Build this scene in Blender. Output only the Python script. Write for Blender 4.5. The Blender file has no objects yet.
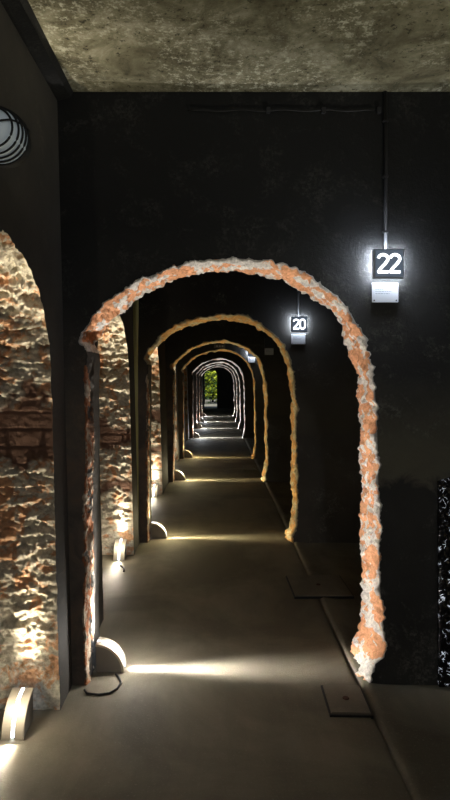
import bpy, bmesh, math, random
from mathutils import Vector, noise

random.seed(7)
S = bpy.context.scene
COL = S.collection
PI = math.pi

# ------------------------------------------------------------------ helpers
def link(o, parent=None):
    COL.objects.link(o)
    if parent is not None:
        o.parent = parent
    return o

def obj(name, bm, mats, parent=None, smooth=False):
    me = bpy.data.meshes.new(name)
    bm.normal_update()
    bm.to_mesh(me)
    bm.free()
    if not isinstance(mats, (list, tuple)):
        mats = [mats]
    for m in mats:
        me.materials.append(m)
    if smooth:
        for p in me.polygons:
            p.use_smooth = True
    return link(bpy.data.objects.new(name, me), parent)

def tag(o, label=None, cat=None, group=None, kind=None):
    if label: o['label'] = label
    if cat: o['category'] = cat
    if group: o['group'] = group
    if kind: o['kind'] = kind
    return o

def empty(name, loc, rz=0.0):
    o = bpy.data.objects.new(name, None)
    o.empty_display_size = .1
    o.location = loc
    o.rotation_euler = (0, 0, rz)
    return link(o)

def copy_tree(o, parent=None):
    c = o.copy()
    COL.objects.link(c)
    c.parent = parent
    for ch in [x for x in COL.objects if x.parent == o]:
        copy_tree(ch, c)
    return c

def add_box(bm, x0, x1, y0, y1, z0, z1, bevel=0.0):
    vs = [bm.verts.new((x, y, z)) for x in (x0, x1) for y in (y0, y1) for z in (z0, z1)]
    fs = []
    for f in ((0, 1, 3, 2), (4, 6, 7, 5), (0, 4, 5, 1), (2, 3, 7, 6), (0, 2, 6, 4), (1, 5, 7, 3)):
        fs.append(bm.faces.new([vs[i] for i in f]))
    if bevel:
        es = {e for f in fs for e in f.edges}
        bmesh.ops.bevel(bm, geom=list(es), offset=bevel, segments=2, affect='EDGES')

def box_bm(*a, bevel=0.0):
    bm = bmesh.new()
    add_box(bm, *a, bevel=bevel)
    return bm

def tube(bm, pts, r, n=8, closed=False):
    pts = [Vector(p) for p in pts]
    rings = []
    N = len(pts)
    for i, p in enumerate(pts):
        a = pts[(i - 1) % N] if (closed or i > 0) else p
        b = pts[(i + 1) % N] if (closed or i < N - 1) else p
        t = (b - a).normalized()
        up = Vector((0, 0, 1)) if abs(t.z) < .9 else Vector((1, 0, 0))
        s = t.cross(up).normalized()
        u = s.cross(t)
        rings.append([bm.verts.new(p + r * (math.cos(2 * PI * k / n) * s + math.sin(2 * PI * k / n) * u)) for k in range(n)])
    for i in range(N if closed else N - 1):
        A, B = rings[i], rings[(i + 1) % N]
        for k in range(n):
            bm.faces.new((A[k], A[(k + 1) % n], B[(k + 1) % n], B[k]))
    if not closed:
        bm.faces.new(rings[0][::-1])
        bm.faces.new(rings[-1])

def lathe_y(bm, prof, cx, cy, cz, n=32):
    # profile (radius, y) turned about an axis along Y
    rings = []
    for r, y in prof:
        if r < 1e-6:
            rings.append([bm.verts.new((cx, cy + y, cz))])
        else:
            rings.append([bm.verts.new((cx + r * math.cos(2 * PI * k / n), cy + y, cz + r * math.sin(2 * PI * k / n))) for k in range(n)])
    for A, B in zip(rings, rings[1:]):
        for k in range(n):
            a = A[k % len(A)], A[(k + 1) % len(A)]
            b = B[k % len(B)], B[(k + 1) % len(B)]
            if len(A) == 1 and len(B) > 1:
                bm.faces.new((a[0], b[1], b[0]))
            elif len(B) == 1 and len(A) > 1:
                bm.faces.new((a[0], a[1], b[0]))
            elif len(A) > 1:
                bm.faces.new((a[0], a[1], b[1], b[0]))

def fbm(p, octv=4):
    return noise.fractal(Vector(p), 1.0, 2.0, octv)

# ------------------------------------------------------------------ materials
def nmat(name, rough=.85, spec=.3):
    m = bpy.data.materials.new(name)
    m.use_nodes = True
    nt = m.node_tree
    b = nt.nodes['Principled BSDF']
    b.inputs['Roughness'].default_value = rough
    b.inputs['Specular IOR Level'].default_value = spec
    return m, nt, b

def plain(name, col, rough=.6, spec=.4, metal=0.0, emit=None, strength=0.0):
    m, nt, b = nmat(name, rough, spec)
    b.inputs['Base Color'].default_value = (*col, 1)
    b.inputs['Metallic'].default_value = metal
    if emit:
        b.inputs['Emission Color'].default_value = (*emit, 1)
        b.inputs['Emission Strength'].default_value = strength
    n = nt.nodes.new('ShaderNodeTexNoise'); n.inputs['Scale'].default_value = 60
    r = nt.nodes.new('ShaderNodeMapRange')
    r.inputs['To Min'].default_value = max(0, rough - .08); r.inputs['To Max'].default_value = min(1, rough + .08)
    nt.links.new(n.outputs['Fac'], r.inputs['Value'])
    nt.links.new(r.outputs['Result'], b.inputs['Roughness'])
    return m

def noise_node(nt, scale, detail=6, rough=.6, vec=None, dist=0.0):
    n = nt.nodes.new('ShaderNodeTexNoise')
    n.inputs['Scale'].default_value = scale
    n.inputs['Detail'].default_value = detail
    n.inputs['Roughness'].default_value = rough
    n.inputs['Distortion'].default_value = dist
    if vec is not None:
        nt.links.new(vec, n.inputs['Vector'])
    return n.outputs['Fac']

def ramp(nt, fac, stops):
    r = nt.nodes.new('ShaderNodeValToRGB')
    el = r.color_ramp.elements
    while len(el) < len(stops):
        el.new(.5)
    for e, (p, c) in zip(el, stops):
        e.position = p
        e.color = (*c, 1) if len(c) == 3 else c
    nt.links.new(fac, r.inputs['Fac'])
    return r.outputs['Color']

def mix(nt, fac, a, b):
    m = nt.nodes.new('ShaderNodeMix')
    m.data_type = 'RGBA'
    for sock, v in ((m.inputs[0], fac), (m.inputs[6], a), (m.inputs[7], b)):
        if isinstance(v, (tuple, list)):
            sock.default_value = (*v, 1)
        elif isinstance(v, (int, float)):
            sock.default_value = v
        else:
            nt.links.new(v, sock)
    return m.outputs[2]

def bump(nt, bsdf, height, strength, dist):
    b = nt.nodes.new('ShaderNodeBump')
    b.inputs['Strength'].default_value = strength
    b.inputs['Distance'].default_value = dist
    nt.links.new(height, b.inputs['Height'])
    nt.links.new(b.outputs['Normal'], bsdf.inputs['Normal'])

def objvec(nt, scale=None):
    g = nt.nodes.new('ShaderNodeNewGeometry')
    if scale is None:
        return g.outputs['Position']
    mp = nt.nodes.new('ShaderNodeMapping')
    mp.inputs['Scale'].default_value = scale
    nt.links.new(g.outputs['Position'], mp.inputs['Vector'])
    return mp.outputs['Vector']

BW = (0, 0, 0), (1, 1, 1)

# black limewashed cross walls with pale flaking above a dark dado line
def make_wall(name, base, pale, amount, dado=None, top_shade_v=.0075):
    m, nt, b = nmat(name, .75, .35)
    v = objvec(nt)
    big = noise_node(nt, 1.3, 5, .6, v)
    med = noise_node(nt, 5, 8, .7, v, .6)
    fine = noise_node(nt, 70, 6, .7, v)
    c = ramp(nt, big, [(.3, tuple(x * .65 for x in base)), (.7, tuple(x * 1.3 for x in base))])
    f = ramp(nt, med, [(.60 - amount, BW[0]), (.72 - amount, BW[1])])
    g = ramp(nt, fine, [(.45, BW[0]), (.62, BW[1])])
    mm = nt.nodes.new('ShaderNodeMath'); mm.operation = 'MULTIPLY'
    nt.links.new(f, mm.inputs[0]); nt.links.new(g, mm.inputs[1])
    c = mix(nt, mm.outputs[0], c, pale)
    if dado is not None:
        sp = nt.nodes.new('ShaderNodeSeparateXYZ'); nt.links.new(v, sp.inputs[0])
        ad = nt.nodes.new('ShaderNodeMath'); ad.operation = 'MULTIPLY_ADD'
        nt.links.new(med, ad.inputs[0]); ad.inputs[1].default_value = .35; nt.links.new(sp.outputs['Z'], ad.inputs[2])
        mr = nt.nodes.new('ShaderNodeMapRange')
        mr.inputs['From Min'].default_value = 1.16; mr.inputs['From Max'].default_value = 1.22
        nt.links.new(ad.outputs[0], mr.inputs['Value'])
        mr2 = nt.nodes.new('ShaderNodeMapRange')
        mr2.inputs['From Min'].default_value = 1.75; mr2.inputs['From Max'].default_value = 1.35
        nt.links.new(ad.outputs[0], mr2.inputs['Value'])
        mm2 = nt.nodes.new('ShaderNodeMath'); mm2.operation = 'MULTIPLY'
        nt.links.new(mr.outputs[0], mm2.inputs[0]); nt.links.new(mr2.outputs[0], mm2.inputs[1])
        mm3 = nt.nodes.new('ShaderNodeMath'); mm3.operation = 'MULTIPLY'
        nt.links.new(mm2.outputs[0], mm3.inputs[0]); nt.links.new(big, mm3.inputs[1])
        c = mix(nt, mm3.outputs[0], c, dado)
        r0 = nt.nodes.new('ShaderNodeMapRange')
        r0.inputs['From Min'].default_value = 1.7; r0.inputs['From Max'].default_value = 2.5
        nt.links.new(ad.outputs[0], r0.inputs['Value'])
        top_shade = mix(nt, mm.outputs[0], (top_shade_v, top_shade_v, top_shade_v), (top_shade_v * 4.5, top_shade_v * 4.5, top_shade_v * 4))
        c = mix(nt, r0.outputs[0], c, top_shade)  # upper wall made darker, shade put into the colour
    if dado is not None:
        ax = nt.nodes.new('ShaderNodeMath'); ax.operation = 'MULTIPLY_ADD'
        nt.links.new(med, ax.inputs[0]); ax.inputs[1].default_value = .22; nt.links.new(sp.outputs['X'], ax.inputs[2])
        r1 = nt.nodes.new('ShaderNodeMapRange')
        r1.inputs['From Min'].default_value = -.46; r1.inputs['From Max'].default_value = -.54
        nt.links.new(ax.outputs[0], r1.inputs['Value'])
        az = nt.nodes.new('ShaderNodeMath'); az.operation = 'MULTIPLY_ADD'
        nt.links.new(med, az.inputs[0]); az.inputs[1].default_value = .8; nt.links.new(sp.outputs['Z'], az.inputs[2])
        r2 = nt.nodes.new('ShaderNodeMapRange')
        r2.inputs['From Min'].default_value = 2.3; r2.inputs['From Max'].default_value = 1.5
        nt.links.new(az.outputs[0], r2.inputs['Value'])
        m5 = nt.nodes.new('ShaderNodeMath'); m5.operation = 'MULTIPLY'
        nt.links.new(r1.outputs[0], m5.inputs[0]); nt.links.new(r2.outputs[0], m5.inputs[1])
        rust_lift = ramp(nt, med, [(.38, (.10, .085, .075)), (.52, (.16, .125, .10)), (.62, (.22, .14, .095))])  # rusty brown pier patch, tone raised for light it lacks
        c = mix(nt, m5.outputs[0], c, rust_lift)
    nt.links.new(c, b.inputs['Base Color'])
    add = nt.nodes.new('ShaderNodeMath'); add.operation = 'MULTIPLY_ADD'
    nt.links.new(fine, add.inputs[0]); add.inputs[1].default_value = .4; nt.links.new(med, add.inputs[2])
    bump(nt, b, add.outputs[0], .6, .012)
    return m

M_BLACK = make_wall('soot_black_shaded_plaster', (.046, .044, .040), (.15, .145, .12), .10, (.26, .235, .16))
M_BLACK_LIFTED = make_wall('lifted_black_plaster', (.095, .088, .075), (.2, .19, .16), .05, (.12, .11, .08), .03)  # lighter copy for the deeper walls, in place of light they lack
M_LEFT = make_wall('grey_brown_plaster', (.055, .050, .043), (.10, .085, .065), .04)
M_SIDE = make_wall('dark_side_plaster', (.04, .038, .034), (.1, .09, .07), .0)

def make_ceiling():
    m, nt, b = nmat('mottled_olive_ceiling', .9, .2)
    v = objvec(nt)
    big = noise_node(nt, 1.6, 4, .6, v, .4)
    med = noise_node(nt, 4.2, 8, .7, v, .5)
    fine = noise_node(nt, 30, 6, .75, v)
    c = ramp(nt, med, [(.36, (.07, .063, .038)), (.52, (.16, .148, .095)), (.66, (.30, .285, .21))])
    f1 = ramp(nt, fine, [(.52, BW[0]), (.62, BW[1])])
    k = ramp(nt, big, [(.42, BW[0]), (.62, BW[1])])
    mm = nt.nodes.new('ShaderNodeMath'); mm.operation = 'MULTIPLY'
    nt.links.new(f1, mm.inputs[0]); nt.links.new(k, mm.inputs[1])
    c = mix(nt, mm.outputs[0], c, (.48, .47, .37))
    f2 = ramp(nt, fine, [(.36, BW[1]), (.42, BW[0])])
    c = mix(nt, f2, c, (.035, .033, .02))
    nt.links.new(c, b.inputs['Base Color'])
    bump(nt, b, fine, .8, .015)
    return m
M_CEIL = make_ceiling()

def make_floor(name, a, bcol, speck):
    m, nt, b = nmat(name, .8, .35)
    v = objvec(nt)
    big = noise_node(nt, 1.1, 6, .6, v, .5)
    st = noise_node(nt, 3.0, 5, .6, objvec(nt, (1.6, .35, 1)))
    fine = noise_node(nt, 95, 4, .7, v)
    c = mix(nt, ramp(nt, big, [(.42, BW[0]), (.58, BW[1])]), tuple(x * .85 for x in a), bcol)
    c = mix(nt, ramp(nt, st, [(.45, BW[0]), (.75, (.45, .45, .45))]), c, tuple(x * .55 for x in a))
    c = mix(nt, ramp(nt, fine, [(.58, BW[0]), (.68, (.5, .5, .5))]), c, speck)
    nt.links.new(c, b.inputs['Base Color'])
    add = nt.nodes.new('ShaderNodeMath'); add.operation = 'MULTIPLY_ADD'
    nt.links.new(fine, add.inputs[0]); add.inputs[1].default_value = .35; nt.links.new(big, add.inputs[2])
    bump(nt, b, add.outputs[0], .5, .012)
    return m
M_FLOOR = make_floor('trodden_concrete', (.150, .134, .094), (.205, .184, .132), (.28, .25, .2))
M_SIDEFLOOR = make_floor('rough_side_concrete', (.12, .106, .074), (.18, .16, .115), (.25, .23, .17))
M_COVER = make_floor('cover_concrete', (.16, .142, .105), (.22, .195, .15), (.25, .22, .18))

# crumbling brick: orange brick faces, pale lime mortar, dark brown intact brick
def make_brick(name, orange, pale, brown, cut, brown_cut, scale=9.0, lime=False):
    m, nt, b = nmat(name, .95, .1)
    v = objvec(nt)
    n1 = noise_node(nt, scale, 6, .65, v, .8)
    n2 = noise_node(nt, scale * 5, 6, .7, v)
    n3 = noise_node(nt, 2.3, 4, .55, v)
    o = mix(nt, ramp(nt, n2, [(.3, BW[0]), (.7, BW[1])]), tuple(x * .55 for x in orange), tuple(min(1, x * 1.25) for x in orange))
    p = mix(nt, ramp(nt, n2, [(.35, BW[0]), (.65, BW[1])]), tuple(x * .52 for x in pale), pale)
    msk = ramp(nt, n1, [(cut - .03, BW[0]), (cut + .03, BW[1])])
    if lime:
        la = nt.nodes.new('ShaderNodeAttribute'); la.attribute_name = 'lime'
        msk = ramp(nt, la.outputs['Fac'], [(.46, BW[0]), (.54, BW[1])])
    c = mix(nt, msk, o, p)
    a = nt.nodes.new('ShaderNodeAttribute'); a.attribute_name = 'intact'
    c = mix(nt, a.outputs['Fac'], c, brown)
    c = mix(nt, ramp(nt, n3, [(brown_cut, BW[0]), (brown_cut + .06, (.85, .85, .85))]), c, brown)
    nt.links.new(c, b.inputs['Base Color'])
    bump(nt, b, n2, .9, .012)
    return m
M_RIM = make_brick('broken_arch_brick', (.68, .34, .18), (.74, .70, .64), (.22, .10, .05), .50, .70, 9.0, True)
M_RIM2 = make_brick('ochre_arch_brick', (.60, .34, .14), (.62, .53, .36), (.25, .14, .07), .50, .75, 6.0, True)
M_RIMFAR = make_brick('pale_arch_brick', (.62, .42, .30), (.68, .62, .54), (.3, .2, .14), .46, .8, 5.0)
M_REVEAL = make_brick('eroded_reveal_brick', (.60, .34, .19), (.70, .63, .49), (.14, .08, .055), .46, .64, 9.0)
M_JAMB = make_brick('rusty_jamb_brick', (.36, .15, .075), (.60, .50, .38), (.10, .05, .03), .50, .58, 11.0)
M_LIT_EDGE = plain('painted_lit_edge', (.55, .52, .24), .95, .1)

M_CREAM = plain('cream_enamel', (.46, .41, .32), .45, .4)
M_GREYMETAL = plain('grey_metal', (.20, .19, .175), .5, .4)
M_DARK = plain('black_rubber', (.012, .012, .012), .6, .3)
M_LENS = plain('glowing_lens', (.9, .9, .9), .4, .3, 0, (.68, .80, 1.0), 8.0)
M_LENSFAR = plain('dim_slit_lens', (.9, .9, .9), .4, .3, 0, (1, .95, .85), 1.2)
M_LENSW = plain('glowing_warm_lens', (.9, .9, .9), .4, .3, 0, (1.0, .86, .55), 10.0)
M_GLASS = plain('frosted_glass_globe', (.62, .68, .70), .55, .5, 0, (.55, .66, .72), .085)
M_SIGNFACE = plain('smoked_sign_face', (.08, .10, .13), .35, .5, 0, (.45, .58, .80), .16)
M_SIGNOFF = plain('unlit_sign_face', (.05, .055, .065), .4, .4)
M_DIGIT = plain('lit_white_numerals', (.95, .95, .95), .5, .3, 0, (.92, .96, 1.0), 3.0)
M_DIGITOFF = plain('unlit_numerals', (.09, .09, .10), .5, .3)
M_EDGE = plain('sign_edge', (.30, .33, .38), .35, .5, .4)
M_PLATE = plain('white_acrylic_plate', (.70, .72, .76), .35, .4)
M_INK = plain('grey_print', (.25, .27, .32), .6, .2)
M_SCREW = plain('steel_screw', (.10, .10, .10), .35, .5, .8)
M_CONDUIT = plain('black_conduit', (.022, .022, .024), .5, .4)
M_RUSTSPOT = plain('rusty_iron', (.05, .02, .01), .8, .3)
M_LEAF1 = plain('yellow_green_leaves', (.34, .42, .03), .6, .3)
M_LEAF2 = plain('dark_green_leaves', (.03, .07, .012), .6, .3)
M_BARK = plain('dark_bark', (.03, .025, .018), .9, .1)
M_LAWN = make_floor('outdoor_paving', (.16, .16, .15), (.24, .24, .22), (.3, .3, .28))

def make_squiggle():
    m, nt, b = nmat('crinkled_plastic_painted_glints', .25, .6)
    v = objvec(nt, (1, 1, 1))
    vo = nt.nodes.new('ShaderNodeTexVoronoi'); vo.feature = 'DISTANCE_TO_EDGE'
    vo.inputs['Scale'].default_value = 42
    vo.inputs['Randomness'].default_value = 1.0
    wn = nt.nodes.new('ShaderNodeTexNoise'); wn.inputs['Scale'].default_value = 18
    nt.links.new(v, wn.inputs['Vector'])
    ma = nt.nodes.new('ShaderNodeVectorMath'); ma.operation = 'MULTIPLY_ADD'
    nt.links.new(wn.outputs['Color'], ma.inputs[0]); ma.inputs[1].default_value = (.05, .05, .05); nt.links.new(v, ma.inputs[2])
    nt.links.new(ma.outputs[0], vo.inputs['Vector'])
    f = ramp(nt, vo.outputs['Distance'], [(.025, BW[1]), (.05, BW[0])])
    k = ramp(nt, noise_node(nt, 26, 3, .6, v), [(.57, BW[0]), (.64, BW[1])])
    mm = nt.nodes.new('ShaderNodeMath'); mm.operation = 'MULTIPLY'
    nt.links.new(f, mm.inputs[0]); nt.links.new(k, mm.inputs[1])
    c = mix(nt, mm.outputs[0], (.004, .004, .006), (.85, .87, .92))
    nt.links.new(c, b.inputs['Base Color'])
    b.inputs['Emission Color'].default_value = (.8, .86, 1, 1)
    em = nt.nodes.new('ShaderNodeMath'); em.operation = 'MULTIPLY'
    nt.links.new(mm.outputs[0], em.inputs[0]); em.inputs[1].default_value = .55  # painted glints given a faint glow so they show in the dark corner
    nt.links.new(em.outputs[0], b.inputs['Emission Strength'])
    bump(nt, b, vo.outputs['Distance'], .5, .01)
    return m
M_SQUIG = make_squiggle()

# ------------------------------------------------------------------ lights of the lamps
DOWN = 1.0
def sheet_light(name, loc, axis, power, color, sigma_deg=5.0, base=.03, up=.35, horiz=2.2, beam=0.0):
    """point source with the photometry of a slit lamp: a thin fan of light square to `axis`"""
    l = bpy.data.lights.new(name, 'POINT')
    l.energy = power
    l.color = color
    l.shadow_soft_size = .004
    l.use_nodes = True
    nt = l.node_tree
    em = nt.nodes['Emission']
    g = nt.nodes.new('ShaderNodeNewGeometry')
    sp = nt.nodes.new('ShaderNodeSeparateXYZ')
    nt.links.new(g.outputs['Incoming'], sp.inputs[0])
    comp = sp.outputs['Y'] if axis == 'Y' else sp.outputs['X']
    def m(op, a, b=None):
        n = nt.nodes.new('ShaderNodeMath'); n.operation = op
        for i, s in enumerate((a, b)):
            if s is None: continue
            if isinstance(s, (int, float)): n.inputs[i].default_value = s
            else: nt.links.new(s, n.inputs[i])
        return n.outputs[0]
    k = 1.0 / (2 * math.sin(math.radians(sigma_deg)) ** 2)
    g1 = m('EXPONENT', m('MULTIPLY', m('MULTIPLY', comp, comp), -k))
    zz = m('ABSOLUTE', sp.outputs['Z'])
    w = m('ADD', m('MULTIPLY', zz, up), 1 - up)
    # slit lamps throw most of their light along the floor and straight across
    zs = m('ADD', sp.outputs['Z'], DOWN * .17)
    hz = m('EXPONENT', m('MULTIPLY', m('MULTIPLY', zs, zs), -1 / (.11 ** 2)))
    w = m('ADD', w, m('MULTIPLY', hz, horiz))
    if beam:       # collimated beam straight up the brickwork
        oth = sp.outputs['X'] if axis == 'Y' else sp.outputs['Y']
        bm_ = m('EXPONENT', m('MULTIPLY', m('MULTIPLY', oth, oth), -1 / (.10 ** 2)))
        bm_ = m('MULTIPLY', bm_, m('GREATER_THAN', sp.outputs['Z'], 0.0))
        w = m('ADD', w, m('MULTIPLY', bm_, beam))
    s = m('ADD', m('MULTIPLY', g1, w), .004)
    nt.links.new(s, em.inputs['Strength'])
    o = bpy.data.objects.new(name, l)
    o.location = loc
    # separate unseen light added off the lens, for stray glow and fill
    g = bpy.data.lights.new(name + '_spill', 'POINT')
    g.energy = power * base * .6
    g.color = color
    g.shadow_soft_size = .03
    go = link(bpy.data.objects.new(name + '_spill', g))
    d = .075
    go.location = Vector(loc) + (Vector((d, 0, d)) if axis == 'Y' else Vector((0, -d, d)))
    return link(o)

# ------------------------------------------------------------------ dimensions
H = 3.015
LX = -.75
RX = 1.9
EYE = 1.55
FRONTS = [3.05, 5.72, 9.10, 11.80, 15.90, 19.10, 22.10, 25.40]
TS = [.34, .36, .38, .38, .38, .38, .38, .38]
END = 33.0

PROF = [(-.655, 0), (-.665, .3), (-.660, .6), (-.665, .9), (-.660, 1.2), (-.662, 1.5), (-.66, 1.70),
        (-.690, 1.765), (-.585, 1.895), (-.435, 2.02), (-.225, 2.112), (-.03, 2.152), (.16, 2.155),
        (.34, 2.118), (.505, 2.04), (.635, 1.935), (.715, 1.80), (.765, 1.65), (.795, 1.475), (.808, 1.2),
        (.812, .9), (.815, .6), (.825, .38), (.812, .2), (.78, .08), (.748, 0)]

def resample(pts, step):
    # Catmull-Rom through pts, then even steps
    P = [Vector((x, y)) for x, y in pts]
    fine = []
    for i in range(len(P) - 1):
        p0 = P[max(i - 1, 0)]; p1 = P[i]; p2 = P[i + 1]; p3 = P[min(i + 2, len(P) - 1)]
        for k in range(24):
            t = k / 24
            fine.append(.5 * ((2 * p1) + (p2 - p0) * t + (2 * p0 - 5 * p1 + 4 * p2 - p3) * t * t + (3 * p1 - p0 - 3 * p2 + p3) * t ** 3))
    fine.append(P[-1])
    L = [0]
    for a, b in zip(fine, fine[1:]):
        L.append(L[-1] + (b - a).length)
    n = max(8, int(L[-1] / step))
    out = []
    j = 0
    for i in range(n + 1):
        s = L[-1] * i / n
        while j < len(L) - 2 and L[j + 1] < s:
            j += 1
        t = (s - L[j]) / max(1e-9, L[j + 1] - L[j])
        out.append(fine[j].lerp(fine[j + 1], t))
    return out

def normals2(P, sign=1):
    out = []
    for i in range(len(P)):
        a = P[max(i - 1, 0)]; b = P[min(i + 1, len(P) - 1)]
        t = (b - a).normalized()
        out.append(Vector((-t.y, t.x)) * sign)     # left of travel = away from the opening
    return out

def poly_sheet(bm, outline, place):
    vs = [bm.verts.new(place(p)) for p in outline]
    f = bm.faces.new(vs)
    f.normal_update()
    bmesh.ops.triangulate(bm, faces=[f], quad_method='BEAUTY', ngon_method='EAR_CLIP')

# ------------------------------------------------------------------ floor, ceiling, side walls
bm = bmesh.new()
add_box(bm, -2.0, .705, -2.2, END + .3, -.25, 0.0)
add_box(bm, .700, .732, -2.2, END + .3, -.25, -.022)
tag(obj('floor', bm, M_FLOOR), kind='structure')
bm = bmesh.new()
# the strip beside the walkway: slightly uneven, with a low lip along the joint
nx, ny = 14, 260
grid = []
for j in range(ny + 1):
    y = -2.2 + (END + 2.5) * j / ny
    row = []
    for i in range(nx + 1):
        x = .728 + (2.0 - .728) * (i / nx) ** 1.5
        z = .012 * math.exp(-((x - .75) / .05) ** 2) + .007 * fbm((x * 2, y * 2, 3))
        if i == 0: z -= .01
        row.append(bm.verts.new((x, y, min(z, .018))))
    grid.append(row)
for j in range(ny):
    for i in range(nx):
        bm.faces.new((grid[j][i], grid[j][i + 1], grid[j + 1][i + 1], grid[j + 1][i]))
for j in range(ny):
    a, b = grid[j][0], grid[j + 1][0]
    c = bm.verts.new((.728, b.co.y, -.25)); d = bm.verts.new((.728, a.co.y, -.25))
    bm.faces.new((a, b, c, d))
tag(obj('floor_side', bm, M_SIDEFLOOR, smooth=True), kind='structure')

bm = bmesh.new()
add_box(bm, -2.0, 2.0, -2.2, END + .3, H, H + .25)
tag(obj('ceiling', bm, M_CEIL), kind='structure')
tag(obj('wall_right', box_bm(RX, RX + .2, -2.2, END + .3, -.2, H + .05), M_SIDE), kind='structure')
tag(obj('wall_back', box_bm(-2.0, 2.0, -2.4, -2.2, -.2, H + .05), M_SIDE), kind='structure')
tag(obj('wall_outer', box_bm(-2.1, -1.9, -2.2, END + .3, -.2, H + .05), M_SIDE), kind='structure')
# black strip painting the shaded ceiling edge along the left wall
bm = bmesh.new()
pr = [(-.86, H + .01), (-.86, H - .045), (-.80, H - .045), (-.745, H - .03), (-.725, H + .01)]
A = [bm.verts.new((x, -2.2, z)) for x, z in pr]
B = [bm.verts.new((x, 3.05, z)) for x, z in pr]
for i in range(len(pr)):
    j = (i + 1) % len(pr)
    bm.faces.new((A[i], A[j], B[j], B[i]))
bm.faces.new(A[::-1]); bm.faces.new(B)
tag(obj('shade_strip', bm, M_BLACK, smooth=False), kind='structure')

# ------------------------------------------------------------------ left wall with side openings
OPEN_FAR = [2.81, 5.31, 8.10, 11.35, 15.45, 18.65, 21.65, 24.95]
OW = 1.42
LT = .50
def open_prof(yf):
    """from the far foot up over the crown to the near foot, in (y, z)"""
    yc = yf - OW / 2
    pts = [(yf, 0), (yf, .3), (yf, .6), (yf, .9), (yf, 1.2), (yf, 1.4)]
    for k in range(0, 19):
        a = PI * k / 18
        c, s = math.cos(a), math.sin(a)
        e = 2 / 2.35
        pts.append((yc + OW / 2 * math.copysign(abs(c) ** e, c), 1.52 + .58 * abs(s) ** e))
    yn = yf - OW
    pts += [(yn, 1.4), (yn, 1.2), (yn, .9), (yn, .6), (yn, .3), (yn, 0)]
    return pts
def wall_x(z):
    return LX + .015 - .026 * z

outline = [Vector((END + .3, 0)), Vector((END + .3, H + .03)), Vector((-2.2, H + .03)), Vector((-2.2, 0))]
wl = []
for i, yf in enumerate(OPEN_FAR):
    P = resample(open_prof(yf), .010 if i < 2 else .05)[::-1]     # near foot -> far foot
    if i < 4:
        P = [p + .013 * Vector((fbm((p.x * 11, p.y * 11, 1.7)) + .7 * fbm((p.x * 38, p.y * 38, 1.7)), fbm((p.x * 11, p.y * 11, 7.7)) + .7 * fbm((p.x * 38, p.y * 38, 3)))) if 0 < k < len(P) - 1 else p for k, p in enumerate(P)]
    wl += P
bm = bmesh.new()
poly_sheet(bm, outline + wl, lambda p: (wall_x(p.y), p.x, p.y))
poly_sheet(bm, (outline + wl)[::-1], lambda p: (LX - LT, p.x, p.y))
tag(obj('wall_left', bm, M_LEFT), kind='structure')

def intact_zone(i, z, x):
    if i == 0:
        e = .13 * fbm((x * 6, z * 5, 2.0)) + .05 * fbm((x * 20, z * 20, 4.0))
        return max(0, min(1, (.17 - abs(z + e - 1.30)) / .05))
    e = .1 * fbm((x * 5, z * 3, 2.0 + i))
    return max(max(0, min(1, (.10 - abs(z + e - 1.06)) / .04)), max(0, min(1, (.05 - abs(z + e - .62)) / .03)))

for i, yf in enumerate(OPEN_FAR):
    step = (.006, .010, .022)[i] if i < 3 else .07
    nv = (56, 36, 16)[i] if i < 3 else 6
    P = resample(open_prof(yf), step)
    N = normals2(P, -1)        # away from the opening
    bm = bmesh.new()
    lay = bm.verts.layers.float.new('intact')
    rows = []
    arc = [0.0]
    for a, b in zip(P, P[1:]):
        arc.append(arc[-1] + (b - a).length)
    for u, (p, n) in enumerate(zip(P, N)):
        row = []
        for v in range(nv + 1):
            t = v / nv
            x = wall_x(p.y) - .001 + (LX - LT - wall_x(p.y)) * t
            s = arc[u]
            course = math.floor(s / .082 + .25 * fbm((x * 3, s * 2, 11)))
            fr = s / .082 - math.floor(s / .082)
            it = intact_zone(i, s, x)
            # eroded courses: each layer juts out low down and breaks back into a ragged crevice
            ph = s / .085 + .55 * fbm((x * 5, s * 4, 21 + i)) + .18 * fbm((x * 22, s * 22, 5 + i))
            f = ph - math.floor(ph)
            lay_amp = .55 + .9 * noise.noise(Vector((math.floor(ph) * 5.7, x * 6, i * 3.1)))
            lip = (f / .45) if f < .45 else max(0, 1 - (f - .45) / .16)
            rough_d = (.024 * max(.12, lay_amp) * lip - .012 + .016 * fbm((x * 9, s * 14, 4 + i)) +
                       .019 * fbm((x * 26, s * 44, 9 + i)) + .011 * fbm((x * 75, s * 100, 2 + i)))
            joint = -.010 if (fr < .12 or (((x + (course % 2) * .11) / .22) % 1) < .05) else 0
            d = (1 - it) * (rough_d * (1 + .35 * s) + .002) + it * (-.010 + .5 * joint + .004 * fbm((x * 30, s * 30, 2)))
            if s < .14:                        # smooth footing brick
                d *= .3
            d = min(d, .035)
            d = d * min(1, t * 9 + .35) - .010
            q = p - n * d
            vert = bm.verts.new((x, q.x, max(q.y, 0)))
            vert[lay] = it
            row.append(vert)
        rows.append(row)
    for u in range(len(rows) - 1):
        for v in range(nv):
            bm.faces.new((rows[u][v], rows[u][v + 1], rows[u + 1][v + 1], rows[u + 1][v]))
    o = obj('wall_left_reveal' if i == 0 else 'wall_left_reveal.%03d' % i, bm, M_REVEAL, smooth=True)
    tag(o, kind='structure')

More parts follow.
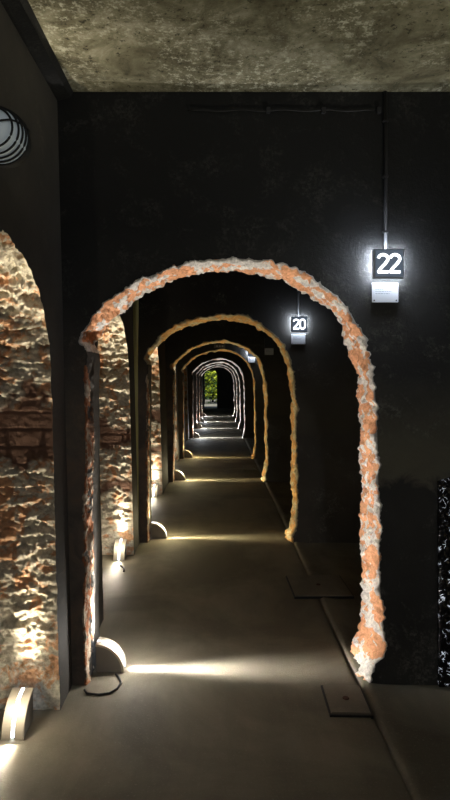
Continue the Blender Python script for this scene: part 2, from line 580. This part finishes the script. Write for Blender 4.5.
# ------------------------------------------------------------------ the cross walls with broken brick archways
def arch_wall(k, y0):
    T = TS[k]
    sx = 1.0 if k == 0 else .925
    prof = [(x * sx if x > 0 else x, z) for x, z in PROF]
    if k in (2, 3):
        prof = [(x, z - (.02 if z > 1.6 else 0)) for x, z in prof]
    if k >= 4:
        prof = [(x * .97, z - (.05 if z > 1.6 else 0)) for x, z in prof]
    step = (.008, .016, .03)[k] if k < 3 else .06
    P = resample(prof, step)
    N = normals2(P)
    # broken edge: from the face of the wall, over the chipped arris, through the soffit
    bm = bmesh.new()
    lay = bm.verts.layers.float.new('intact')
    lim_l = bm.verts.layers.float.new('lime')
    lay = bm.verts.layers.float['intact']
    nv = (36, 18, 10)[k] if k < 3 else 6
    rows = []
    amp = .85
    arc = 0.0
    front_off, back_off = [], []
    for iu, (p, n) in enumerate(zip(P, N)):
        if iu: arc += (p - P[iu - 1]).length
        left = p.x < -.6 and p.y < 1.72
        chip = .008 + amp * (.012 * (fbm((p.x * 6, p.y * 6, 3 + k)) + .6) + .010 * (fbm((p.x * 30, p.y * 30, 8 + k)) + .4) + .007 * fbm((p.x * 75, p.y * 75, 8 + k)))
        chip = max(.008, chip)
        chip *= .5 if left or k == 0 else 1
        toe_bump = .030 * math.exp(-((p.y - .20) / .13) ** 2) if (k == 0 and p.x > .5) else 0
        row = [bm.verts.new((p.x, y0 - .003, p.y))]
        bev = .014 + .012 * abs(fbm((p.x * 11, p.y * 11, 5 + k)))
        for v in range(nv + 1):
            t = v / nv
            y = y0 - .006 + (T + .012) * t
            d = amp * (.022 * fbm((p.x * 5, y * 5, p.y * 5 + k)) + .020 * fbm((p.x * 14, y * 14, p.y * 14 + k)) +
                       .016 * fbm((p.x * 34, y * 34, p.y * 34)) + .006 * fbm((p.x * 90, y * 90, p.y * 90)))
            if left: d *= .5 if t < .5 else .08
            toe = max(0, 1 - p.y / .28) if p.x > .5 else 0
            d += .03 * toe * fbm((p.x * 9, y * 9, p.y * 9 + 3))
            edge = min(t, 1 - t) * (T + .012)
            if edge < .05:
                d += (chip * .25 + bev * .15) * (1 - edge / .05)
            d += toe_bump * max(0, 1 - t * 1.6)
            d = max(-.035, d)
            q = p + n * d
            vv = bm.verts.new((q.x, y, max(q.y, 0)))
            vv[lim_l] = .5 + .9 * (fbm((arc * 8.5, y * 6, 2 + k), 2) + .6 * fbm((p.x * 26, y * 26, p.y * 26)) +
                                   .35 * max(0, 1 - edge / .05) - .13)
            row.append(vv)
        row[0][lim_l] = .5 + .6 * fbm((arc * 14, 1, 5 + k)) + .25
        d0 = (Vector((row[1].co.x, row[1].co.z)) - p).dot(n)
        dn = (Vector((row[-1].co.x, row[-1].co.z)) - p).dot(n)
        ob = dn + .014
        o0 = max(.008, d0 + .004 + .45 * chip)
        front_off.append(o0 - .003); back_off.append(ob - .004)
        row[0].co = (p.x + n.x * o0, y0 - .003, max(0, p.y + n.y * o0))
        row.append(bm.verts.new((p.x + n.x * ob, y0 + T + .008, max(0, p.y + n.y * ob))))
        rows.append(row)
    for u in range(len(rows) - 1):
        for v in range(len(rows[0]) - 1):
            f = bm.faces.new((rows[u][v], rows[u + 1][v], rows[u + 1][v + 1], rows[u][v + 1]))
            c = f.calc_center_median()
            if c.x < -.6 and c.z < 1.70:
                lim = .48 + .16 * fbm((1.0, c.z * 6, k)) - .5 * max(0, (c.z - 1.42) / .2)
                if fbm((c.y * 9, c.z * 9, 5.0)) > .22: lim = 0
                f.material_index = 1 if (c.y - y0) / T < lim else 2
    rim_bm = bm
    def wall_hole(offs):
        h_ = [p + n * o for p, n, o in zip(P, N, offs)]
        h_[0].y = -.02; h_[-1].y = -.02
        return h_
    ol = [Vector((RX + .02, -.02)), Vector((RX + .02, H + .03)), Vector((-.83, H + .03)), Vector((-.83, -.02))]
    bm = bmesh.new()
    poly_sheet(bm, ol + wall_hole(front_off), lambda p: (p.x, y0, p.y))
    poly_sheet(bm, (ol + wall_hole(back_off))[::-1], lambda p: (p.x, y0 + T, p.y))
    w = obj('wall_cross' if k == 0 else 'wall_cross.%03d' % k, bm, M_BLACK if k == 0 else M_BLACK_LIFTED)
    tag(w, kind='structure')
    bm = rim_bm
    obj('arch_rim', bm, [M_RIM if k == 0 else M_RIM2 if k < 4 else M_RIMFAR, M_JAMB, M_LEFT], w, smooth=True)
    return w

walls = [arch_wall(k, y) for k, y in enumerate(FRONTS)]
# yellow strip, light painted into its colour, where the left wall meets the second cross wall
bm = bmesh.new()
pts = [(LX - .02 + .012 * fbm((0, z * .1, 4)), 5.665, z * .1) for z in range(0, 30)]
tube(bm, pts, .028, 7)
tag(obj('lit_edge_strip', bm, M_LIT_EDGE, smooth=True), kind='structure')

# end wall with its doorway at the left
bm = bmesh.new()
dl, dr, dt = -.70, .0, 2.06
ol = [Vector((2.0, 0)), Vector((2.0, H + .03)), Vector((-2.0, H + .03)), Vector((-2.0, 0)),
      Vector((dl, 0)), Vector((dl, dt)), Vector((dr - .1, dt)), Vector((dr, dt - .12)), Vector((dr, 0))]
poly_sheet(bm, ol, lambda p: (p.x, END, p.y))
poly_sheet(bm, ol[::-1], lambda p: (p.x, END + .3, p.y))
hp = ol[4:]
for a, b in zip(hp, hp[1:]):
    bm.faces.new([bm.verts.new(c) for c in ((a.x, END, a.y), (b.x, END, b.y), (b.x, END + .3, b.y), (a.x, END + .3, a.y))])
tag(obj('wall_end', bm, M_SIDE), kind='structure')
tag(obj('ground', box_bm(-9, 9, END + .3, 60, -.25, -.005), M_LAWN), kind='structure')

# ------------------------------------------------------------------ quarter-round slit lamps
def quarter_arc(r, n=18, a0=-2, a1=96):
    return [(r * math.cos(math.radians(a0 + (a1 - a0) * i / n)), r * math.sin(math.radians(a0 + (a1 - a0) * i / n))) for i in range(n + 1)]

def make_lamp(lens_mat):
    """stands in the corner: wall at x=0, floor at z=0, disc axis along y"""
    R, W, slit = .150, .095, .007
    root = empty('corner_lamp', (0, 0, 0))
    for s in (-1, 1):
        bm = bmesh.new()
        arc = [(max(0.002, x), max(.002, z)) for x, z in quarter_arc(R - .012)]
        pts = [(.002, .002)] + arc
        y0, y1 = s * (W / 2 - .004), s * (W / 2 - .010)
        A = [bm.verts.new((x, y0, z)) for x, z in pts]; B = [bm.verts.new((x, y1, z)) for x, z in pts]
        bm.faces.new(A); bm.faces.new(B[::-1])
        for i in range(len(pts)):
            j = (i + 1) % len(pts)
            bm.faces.new((A[i], B[i], B[j], A[j]))
        obj('side_plate', bm, M_GREYMETAL, root)
        bm = bmesh.new()
        o_, i_ = quarter_arc(R), quarter_arc(R - .012)
        ya, yb = s * slit, s * W / 2
        rings = []
        for (xo, zo), (xi, zi) in zip(o_, i_):
            rings.append([bm.verts.new((max(.001, x), y, max(.001, z))) for x, z, y in ((xo, zo, ya), (xo, zo, yb), (xi, zi, yb), (xi, zi, ya))])
        for P_, Q_ in zip(rings, rings[1:]):
            for i in range(4):
                j = (i + 1) % 4
                bm.faces.new((P_[i], P_[j], Q_[j], Q_[i]))
        bm.faces.new(rings[0]); bm.faces.new(rings[-1][::-1])
        tag(obj('rim_band', bm, M_CREAM, root, smooth=False), 'cream curved band')
    bm = bmesh.new()
    rings = []
    for (xo, zo), (xi, zi) in zip(quarter_arc(R - .001, a0=4, a1=90), quarter_arc(R - .014, a0=4, a1=90)):
        rings.append([bm.verts.new((max(.001, x), y, z)) for x, z, y in ((xo, zo, -slit), (xo, zo, slit), (xi, zi, slit), (xi, zi, -slit))])
    for P_, Q_ in zip(rings, rings[1:]):
        for i in range(4):
            j = (i + 1) % 4
            bm.faces.new((P_[i], P_[j], Q_[j], Q_[i]))
    tag(obj('lens', bm, lens_mat, root), 'glowing slit lens')
    return root

WHITE = (.90, .95, 1.0)
WARM = (1.0, .84, .50)
ORANGE = (1.0, .78, .42)
lamp_col = [(1.0, .95, .88), (1.0, .85, .50), (1.0, .86, .50), (1.0, .80, .40), WHITE, WHITE, WHITE, WHITE]
ords = ['nearest', 'second', 'third', 'fourth', 'fifth', 'sixth', 'seventh', 'farthest']
lab = ['corner lamp with dark grey side and cream band at left foot of the nearest archway',
       'cream corner lamp glowing at the left foot of the second archway',
       'small corner lamp at the left foot of the third archway in the corridor',
       'small corner lamp at the left foot of the fourth archway',
       'tiny corner lamp at the left foot of the fifth archway',
       'tiny corner lamp at the left foot of the sixth archway',
       'tiny corner lamp at the left foot of the seventh archway',
       'tiny corner lamp at the left foot of the eighth and farthest archway']
proto = make_lamp(M_LENS)
P_ARCH = [200, 80, 95, 80, 220, 220, 220, 220]
for k, y0 in enumerate(FRONTS):
    o = proto if k == 0 else copy_tree(proto)
    if k >= 2:
        for ch in [c for c in COL.objects if c.parent == o and c.name.startswith('lens')]:
            ch.data = ch.data.copy()
            ch.data.materials[0] = M_LENSFAR
    xl = -.655 if k < 4 else -.636
    ym = y0 + TS[k] / 2
    o.location = (xl + .012, ym, .001)
    tag(o, lab[k], 'lamp', 'lamps at the feet of the archways')
    sheet_light('arch_lamp_light', (xl + .012 + .1075, ym, .1075), 'Y', P_ARCH[k], lamp_col[k], 5.5, .045 if k == 0 else .10)
wlab = ['bright corner lamp against the brick reveal nearest the camera, at lower left',
        'bright corner lamp below the brick reveal seen through the nearest archway',
        'bright glowing corner lamp below the brick reveal seen through the second archway',
        'corner lamp below the brick reveal just before the fourth archway']
for i in range(4):
    o = copy_tree(proto)
    yf = OPEN_FAR[i]
    x = LX - .13 if i == 0 else LX - .09
    o.rotation_euler = (0, 0, -PI / 2)
    yl = yf - (.08 if i == 0 else .03)
    o.location = (x, yl, .001)
    tag(o, wlab[i], 'lamp', 'lamps in the left wall openings')
    sheet_light('reveal_lamp_light', (x, yl - .1075, .1075), 'X', (56, 60, 50, 30)[i], (1.0, .90, .72), 7.0, .06, .5, .4, 7.0)

# added uplight by the right wall, outside the frame, to brighten the ceiling
up = empty('added_uplight', (1.55, 1.75, 0))
tag(up, 'added round black floor uplight beside the right wall, out of view', 'lamp')
bm = bmesh.new()
bmesh.ops.create_cone(bm, cap_ends=True, segments=24, radius1=.09, radius2=.09, depth=.10)
bmesh.ops.translate(bm, verts=bm.verts, vec=(0, 0, .075))
obj('housing', bm, M_DARK, up)
bm = bmesh.new()
bmesh.ops.create_circle(bm, cap_ends=True, segments=24, radius=.075)
bmesh.ops.translate(bm, verts=bm.verts, vec=(0, 0, .127))
obj('lens', bm, M_LENSW, up)
l = bpy.data.lights.new('added_uplight_beam', 'SPOT')
l.energy = 120; l.color = (1.0, .93, .70); l.spot_size = math.radians(62); l.spot_blend = .8; l.shadow_soft_size = .07
lo = link(bpy.data.objects.new('added_uplight_beam', l))
lo.location = (1.55, 1.75, .16)
lo.rotation_euler = (Vector((.35, 2.15, 3.0)) - lo.location).to_track_quat('-Z', 'Y').to_euler()

# fill lamp added on the ceiling behind the camera, unseen, to lift the walls
bk = empty('ceiling_fill_lamp', (.35, -1.3, H))
tag(bk, 'added unseen fill lamp on the ceiling behind the camera', 'lamp')
bm = bmesh.new()
bmesh.ops.create_cone(bm, cap_ends=True, segments=32, radius1=.13, radius2=.13, depth=.05)
bmesh.ops.translate(bm, verts=bm.verts, vec=(0, 0, -.027))
obj('base', bm, M_GREYMETAL, bk)
bm = bmesh.new()
bmesh.ops.create_uvsphere(bm, u_segments=32, v_segments=16, radius=.11)
bmesh.ops.scale(bm, verts=bm.verts, vec=(1, 1, .6))
bmesh.ops.translate(bm, verts=bm.verts, vec=(0, 0, -.055))
obj('glass_globe', bm, M_GLASS, bk, smooth=True)
l = bpy.data.lights.new('fill_lamp_light', 'POINT')
l.energy = 48; l.color = (.92, .95, 1.0); l.shadow_soft_size = .10
link(bpy.data.objects.new('fill_lamp_light', l)).location = (.35, -1.3, H - .25)

# ------------------------------------------------------------------ number signs
def digit_path(ch):
    """centre line of a rounded sign numeral, unit width and height about its middle"""
    pts = []
    if ch == '2':
        for k in range(15):
            a = math.radians(172 - 215 * k / 14)
            pts.append((.40 * math.cos(a), .42 + .40 * .95 * math.sin(a) * .98 - .02))
        pts += [(.22, .02), (.0, -.24), (-.24, -.50), (-.40, -.70), (-.40, -.78), (.44, -.78)]
    else:
        for k in range(41):
            a = 2 * PI * k / 40 + PI / 2
            e = .72
            c, q = math.cos(a), math.sin(a)
            pts.append((.40 * math.copysign(abs(c) ** e, c), .78 * math.copysign(abs(q) ** e, q)))
    return [Vector(p) for p in pts]

def numerals(body, h, mat, parent, loc, pitch, wd):
    bm = bmesh.new()
    for i, ch in enumerate(body):
        ox = (i - (len(body) - 1) / 2) * pitch
        P = [Vector((ox + p.x * pitch, p.y * h * .5 / .78 * .86)) for p in digit_path(ch)]
        N = []
        for k in range(len(P)):
            closed = ch == '0'
            a = P[k - 1] if k else (P[-2] if closed else P[0])
            b = P[k + 1] if k < len(P) - 1 else (P[1] if closed else P[-1])
            t = (b - a).normalized()
            N.append(Vector((-t.y, t.x)))
        if ch == '2':
            N[-3] = Vector((.85, .1)); N[-2] = Vector((.3, 1.0))
        L = [bm.verts.new((p.x + n.x * wd, 0, p.y + n.y * wd)) for p, n in zip(P, N)]
        R = [bm.verts.new((p.x - n.x * wd, 0, p.y - n.y * wd)) for p, n in zip(P, N)]
        for k in range(len(P) - 1):
            bm.faces.new((L[k], L[k + 1], R[k + 1], R[k]))
    r = bmesh.ops.extrude_face_region(bm, geom=list(bm.faces))
    bmesh.ops.translate(bm, verts=[v for v in r['geom'] if isinstance(v, bmesh.types.BMVert)], vec=(0, -.002, 0))
    bmesh.ops.recalc_face_normals(bm, faces=bm.faces)
    o = obj('number', bm, mat, parent)
    o.location = loc
    return o

def make_sign(x, z, yw, num, lit, label, plabel, halo, bend=.0):
    root = empty('number_sign', (x, yw, z))
    tag(root, label, 'sign', 'illuminated number signs above the corridor')
    w, h = .075, .0735
    yb, yf = -.038, -.076
    obj('case', box_bm(-w, w, yf + .004, yb, -h, h, bevel=.003), M_EDGE if lit else M_SIGNOFF, root)
    obj('face', box_bm(-w + .009, w - .006, yf + .001, yf + .006, -h + .009, h - .006), M_SIGNFACE if lit else M_SIGNOFF, root)
    for a in (-.05, .05):
        obj('standoff', box_bm(a - .006, a + .006, yb - .001, .002, -.006, .006), M_CONDUIT, root)
    if num:
        numerals(num, .100, M_DIGIT if lit else M_DIGITOFF, root, (0, yf + .0005, .001), .059, .0070)
    if lit:
        for dx, dz in ((-1, 0), (1, 0), (0, 1), (0, -1), (-1, -1), (1, -1), (-1, 1), (1, 1)):
            l = bpy.data.lights.new('sign_back_light', 'POINT')
            l.energy = halo * (.35 if dz < 0 else 1.0); l.color = (.78, .87, 1.0); l.shadow_soft_size = .008
            o = link(bpy.data.objects.new('sign_back_light', l), root)
            o.location = (dx * (w - .012), -.029, dz * (h - .012))
    # small plate under the sign
    p = empty('text_plate', (x - .001, yw, z - .135))
    tag(p, plabel, 'plate', 'acrylic plates under the number signs')
    obj('panel', box_bm(-.067, .067, -.012, -.007, -.050, .050, bevel=.0015), M_PLATE, p)
    bm = bmesh.new()
    for i, (a, b) in enumerate(((-.05, .012), (-.05, -.01), (-.05, .034), (-.05, .022))):
        xx = a
        while xx < b:
            ln = random.uniform(.006, .014)
            add_box(bm, xx, min(xx + ln, b), -.0128, -.0122, .026 - i * .011, .0285 - i * .011)
            xx += ln + .003
    obj('print', bm, M_INK, p)
    for a in (-1, 1):
        for b in (-1, 1):
            bm = bmesh.new()
            lathe_y(bm, [(0, -.006), (.0035, -.0055), (.004, -.003), (.004, .010)], a * .056, -.010, b * .040, 10)
            obj('screw', bm, M_SCREW, p)
    return root

make_sign(0.853, EYE + .578, FRONTS[0], '22', True, 'lit number sign reading 22 on the black wall beside the nearest archway',
          'white plate with four screws below the sign reading 22', 1.5)
make_sign(.775, EYE + .525, FRONTS[1], '20', True, 'lit number sign reading 20 on the wall beside the second archway',
          'small white plate below the sign reading 20', .6)
make_sign(.79, EYE + .565, FRONTS[2], '', False, 'unlit dark sign box on the wall beside the third archway',
          'small grey plate below the unlit sign box', 0)
make_sign(.68, EYE + .53, FRONTS[3], '', True, 'small glowing sign box seen through the third archway, above its bright plate',
          'bright plate below the glowing sign seen through the third archway', 1.0)

p = empty('head_plate', (.05, FRONTS[3], 2.215))
tag(p, 'dim narrow plate with faint dashes on the wall over the fourth archway', 'plate')
obj('panel', box_bm(-.11, .11, -.022, .001, -.036, .036, bevel=.002), M_GREYMETAL, p)
bm = bmesh.new()
for a, b in ((-.07, -.03), (-.01, .02), (.04, .075)):
    add_box(bm, a, b, -.024, -.021, -.012, .012)
obj('print', bm, M_PLATE, p)

# conduits to the signs
def conduit(name, x, z0, yw, label, clips, top=H - .005, wire=False):
    root = empty(name, (x, yw, z0))
    tag(root, label, 'conduit')
    bm = bmesh.new()
    tube(bm, [(0, -.011, 0), (.002, -.011, (top - z0) * .5), (0, -.011, top - z0)], .0085, 10)
    obj('pipe', bm, M_CONDUIT, root, smooth=True)
    for c in clips:
        obj('clip', box_bm(-.014, .014, -.022, .001, c - z0 - .006, c - z0 + .006, bevel=.002), M_CONDUIT, root)
conduit('cable_conduit', 0.853, EYE + .578 + .077, FRONTS[0], 'black conduit running up from the sign reading 22 to the ceiling', (2.30, 2.58, 2.86))
conduit('cable_conduit', .775, EYE + .525 + .077, FRONTS[1], 'black conduit running up from the sign reading 20', (2.40, 2.75))
# wire strung along the head of the nearest wall
root = empty('overhead_wire', (0, FRONTS[0], 2.915))
tag(root, 'thin black wire clipped along the top of the nearest black wall', 'wire')
bm = bmesh.new()
tube(bm, [(-.15 + .045 * i, -.012, .004 * math.sin(i * 1.3)) for i in range(22)], .004, 6)
obj('strand', bm, M_DARK, root, smooth=True)
for x in (.26, .54, .82):
    obj('clip', box_bm(x - .010, x + .010, -.022, .001, -.014, .014, bevel=.002), M_CONDUIT, root)

# ------------------------------------------------------------------ caged bulkhead lamp at upper left
bx, by, bz = -.646, 1.80, EYE + .727
root = empty('bulkhead_lamp', (bx, by, bz))
tag(root, 'round pale glass bulkhead lamp in a black wire cage high on left wall', 'lamp')
bm = bmesh.new()
lathe_y(bm, [(0, .06), (.066, .06), (.074, .052), (.076, .026), (.075, .016), (0, .016)], 0, 0, 0, 40)
obj('base', bm, M_DARK, root, smooth=False)
bm = bmesh.new()
gp = [(.074, .018), (.0755, .0), (.073, -.02), (.068, -.042), (.060, -.062), (.046, -.080), (.026, -.090), (0, -.093)]
lathe_y(bm, gp, 0, 0, 0, 40)
obj('glass_globe', bm, M_GLASS, root, smooth=True)
for r, y in ((.0795, .006), (.078, -.014), (.0745, -.034), (.069, -.054), (.058, -.076)):
    bm = bmesh.new()
    tube(bm, [(r * math.cos(2 * PI * k / 48), y, r * math.sin(2 * PI * k / 48)) for k in range(48)], .0034, 7, True)
    obj('cage_ring', bm, M_DARK, root, smooth=True)
for a in (20, 140, 260):
    bm = bmesh.new()
    ca, sa = math.cos(math.radians(a)), math.sin(math.radians(a))
    prof = [(.0815, .02), (.081, .0), (.078, -.022), (.0735, -.044), (.066, -.064), (.053, -.083), (.030, -.095), (0, -.0985)]
    tube(bm, [(r * ca, y, r * sa) for r, y in prof], .0032, 7)
    obj('cage_bar', bm, M_DARK, root, smooth=True)
bm = bmesh.new()
tube(bm, [(0, .056, 0), (0, .085, 0), (-.02, .10, 0), (wall_x(bz) - bx, .10, 0)], .014, 10)
obj('bracket', bm, M_GREYMETAL, root, smooth=True)

# ------------------------------------------------------------------ access covers in the floor
def cover(x0, x1, y0, y1, label, skew, z, spot=True):
    cx, cy = (x0 + x1) / 2, (y0 + y1) / 2
    root = empty('access_cover', (cx, cy, z))
    root.rotation_euler = (0, 0, skew)
    tag(root, label, 'cover', 'square access covers in the floor')
    w, h = (x1 - x0) / 2, (y1 - y0) / 2
    bm = box_bm(-w, w, -h, h, -.012, .010, bevel=.003)
    obj('slab', bm, M_COVER, root)
    bm = bmesh.new()
    for a, b, c, d in ((-w - .009, -w, -h - .009, h + .009), (w, w + .009, -h - .009, h + .009), (-w, w, -h - .009, -h), (-w, w, h, h + .009)):
        add_box(bm, a, b, c, d, -.012, .0025)
    tag(obj('joint', bm, M_DARK, root), 'dark joint around the slab')
    if spot:
        bm = bmesh.new()
        lathe_y(bm, [(0, -.011), (.014, -.011), (.018, -.004), (0, -.004)], 0, 0, 0, 14)
        for v in bm.verts:
            v.co = (v.co.x, v.co.z, -v.co.y + .003)
        tag(obj('lifting_socket', bm, M_RUSTSPOT, root, smooth=False), 'rusty lifting socket')
cover(.530, .712, 2.765, 3.02, 'small square concrete cover in the floor before the nearest archway', -.02, .006)
cover(.552, .960, 4.26, 4.70, 'larger square concrete cover set in the floor beyond the nearest archway', .02, .012)
cover(.46, .66, 10.35, 10.75, 'distant square cover set in the floor beyond the third archway', 0, .006, False)

# ------------------------------------------------------------------ black crinkled panel at right
root = empty('dark_panel', (1.42, FRONTS[0] - .03, 0.0))
tag(root, 'glossy black panel with painted, faintly glowing white squiggle glints standing against the wall at far right', 'panel')
bm = bmesh.new()
nx, nz = 24, 60
X0, X1, Z1 = -.306, .40, 1.04
g = []
for j in range(nz + 1):
    row = []
    for i in range(nx + 1):
        x = X0 + (X1 - X0) * i / nx
        z = .012 + (Z1 + .08 * math.sin(PI * min(1, i / nx)) - .012) * j / nz
        row.append(bm.verts.new((x, -.012 - .008 * fbm((x * 9, z * 9, 2)), z)))
    g.append(row)
for j in range(nz):
    for i in range(nx):
        bm.faces.new((g[j][i], g[j][i + 1], g[j + 1][i + 1], g[j + 1][i]))
r = bmesh.ops.extrude_face_region(bm, geom=list(bm.faces))
bmesh.ops.translate(bm, verts=[v for v in r['geom'] if isinstance(v, bmesh.types.BMVert)], vec=(0, .022, 0))
obj('sheet', bm, M_SQUIG, root, smooth=True)

# ------------------------------------------------------------------ loose cables and twig
bm = bmesh.new()
tube(bm, [(-.66, 2.99, .006), (-.64, 2.955, .006), (-.58, 2.945, .006), (-.53, 2.96, .006), (-.50, 3.0, .006), (-.49, 3.06, .006), (-.51, 3.12, .006), (-.53, 3.14, .012)], .0055, 8)
tag(obj('lamp_cable', bm, M_DARK, smooth=True), 'black cable curling on the floor in front of the nearest archway lamp', 'cable')
bm = bmesh.new()
tube(bm, [(-.80, 4.99, .007), (-.77, 4.94, .007), (-.755, 4.88, .007), (-.75, 4.84, .007)], .008, 7)
tag(obj('cable_stub', bm, M_DARK, smooth=True), 'short black cable end lying before the second wall lamp', 'cable')

# ------------------------------------------------------------------ greenery outside the far door
def tree(name, x, y, h, r, mat, label, n, leaf):
    root = empty(name, (x, y, 0))
    tag(root, label, 'tree', 'greenery outside the far doorway')
    bm = bmesh.new()
    tube(bm, [(0, 0, -.03), (.05, .02, h * .3), (-.04, .0, h * .6), (0, 0, h * .85)], .07, 8)
    for k in range(5):
        a = k * 2.4
        tube(bm, [(.0, 0, h * (.3 + .08 * k)), (math.cos(a) * r * .6, math.sin(a) * r * .6, h * (.5 + .08 * k))], .025, 6)
    obj('trunk', bm, M_BARK, root, smooth=True)
    bm = bmesh.new()
    cl = [Vector((random.uniform(-r, r) * .7, random.uniform(-r, r) * .5, random.uniform(.12, .95) * h)) for _ in range(26)]
    for _ in range(n):
        c = random.choice(cl)
        p = c + Vector((random.gauss(0, r * .22), random.gauss(0, r * .22), random.gauss(0, h * .06)))
        p.z = max(p.z, .05)
        a = Vector((random.gauss(0, 1), random.gauss(0, 1), random.gauss(0, .6))).normalized()
        b = a.cross(Vector((random.gauss(0, 1), random.gauss(0, 1), random.gauss(0, 1)))).normalized()
        q = [p + a * leaf, p + b * leaf * .45, p - a * leaf, p - b * leaf * .45]
        bm.faces.new([bm.verts.new(v) for v in q])
    obj('foliage', bm, mat, root)
tree('tree', -.85, 38.6, 3.4, 1.0, M_LEAF2, 'dark leafy tree outside the far doorway, in front of the bright one', 900, .10)
tree('tree', -.3, 41.6, 4.2, 1.3, M_LEAF1, 'bright yellow green tree outside, right of the dark tree', 4200, .12)
tree('tree', -3.6, 43.2, 4.4, 1.4, M_LEAF1, 'bright yellow green tree outside, left of and behind the dark tree', 4200, .12)
root = empty('hedge', (-.8, 47.0, 0))
tag(root, 'green hedge closing the view outside the far doorway', 'hedge')
bm = bmesh.new()
for _ in range(7000):
    p = Vector((random.uniform(-4, 4), random.uniform(.3, 1.5), random.uniform(0.02, 4.6)))
    a = Vector((random.gauss(0, 1), random.gauss(0, 1), random.gauss(0, .6))).normalized()
    b = a.cross(Vector((random.gauss(0, 1), random.gauss(0, 1), random.gauss(0, 1)))).normalized()
    bm.faces.new([bm.verts.new(v) for v in (p + a * .17, p + b * .08, p - a * .17, p - b * .08)])
obj('foliage', bm, M_LEAF2, root)

sun = bpy.data.lights.new('sun', 'SUN')
sun.energy = 7; sun.angle = .03; sun.color = (1, .95, .8)
so = link(bpy.data.objects.new('sun', sun))
so.rotation_euler = Vector((.35, .62, -1)).to_track_quat('-Z', 'Y').to_euler()
wd = bpy.data.worlds.new('World'); S.world = wd
wd.use_nodes = True
bg = wd.node_tree.nodes['Background']
bg.inputs['Color'].default_value = (.55, .7, 1.0, 1)
bg.inputs['Strength'].default_value = .25

# ------------------------------------------------------------------ camera
cam = bpy.data.cameras.new('camera')
cam.sensor_fit = 'VERTICAL'; cam.sensor_height = 24; cam.lens = 18
cam.shift_x = .010; cam.shift_y = -.025
cam.clip_start = .05; cam.clip_end = 200
co = link(bpy.data.objects.new('camera', cam))
co.location = (0, 0, EYE)
co.rotation_euler = (PI / 2, 0, 0)
S.camera = co

S.view_settings.view_transform = 'Standard'
S.view_settings.look = 'None'
S.view_settings.exposure = 0.0
S.view_settings.gamma = 1.0
S.view_settings.use_curve_mapping = False
S.cycles.use_denoising = True
S.cycles.max_bounces = 8
S.cycles.sample_clamp_indirect = 4.0
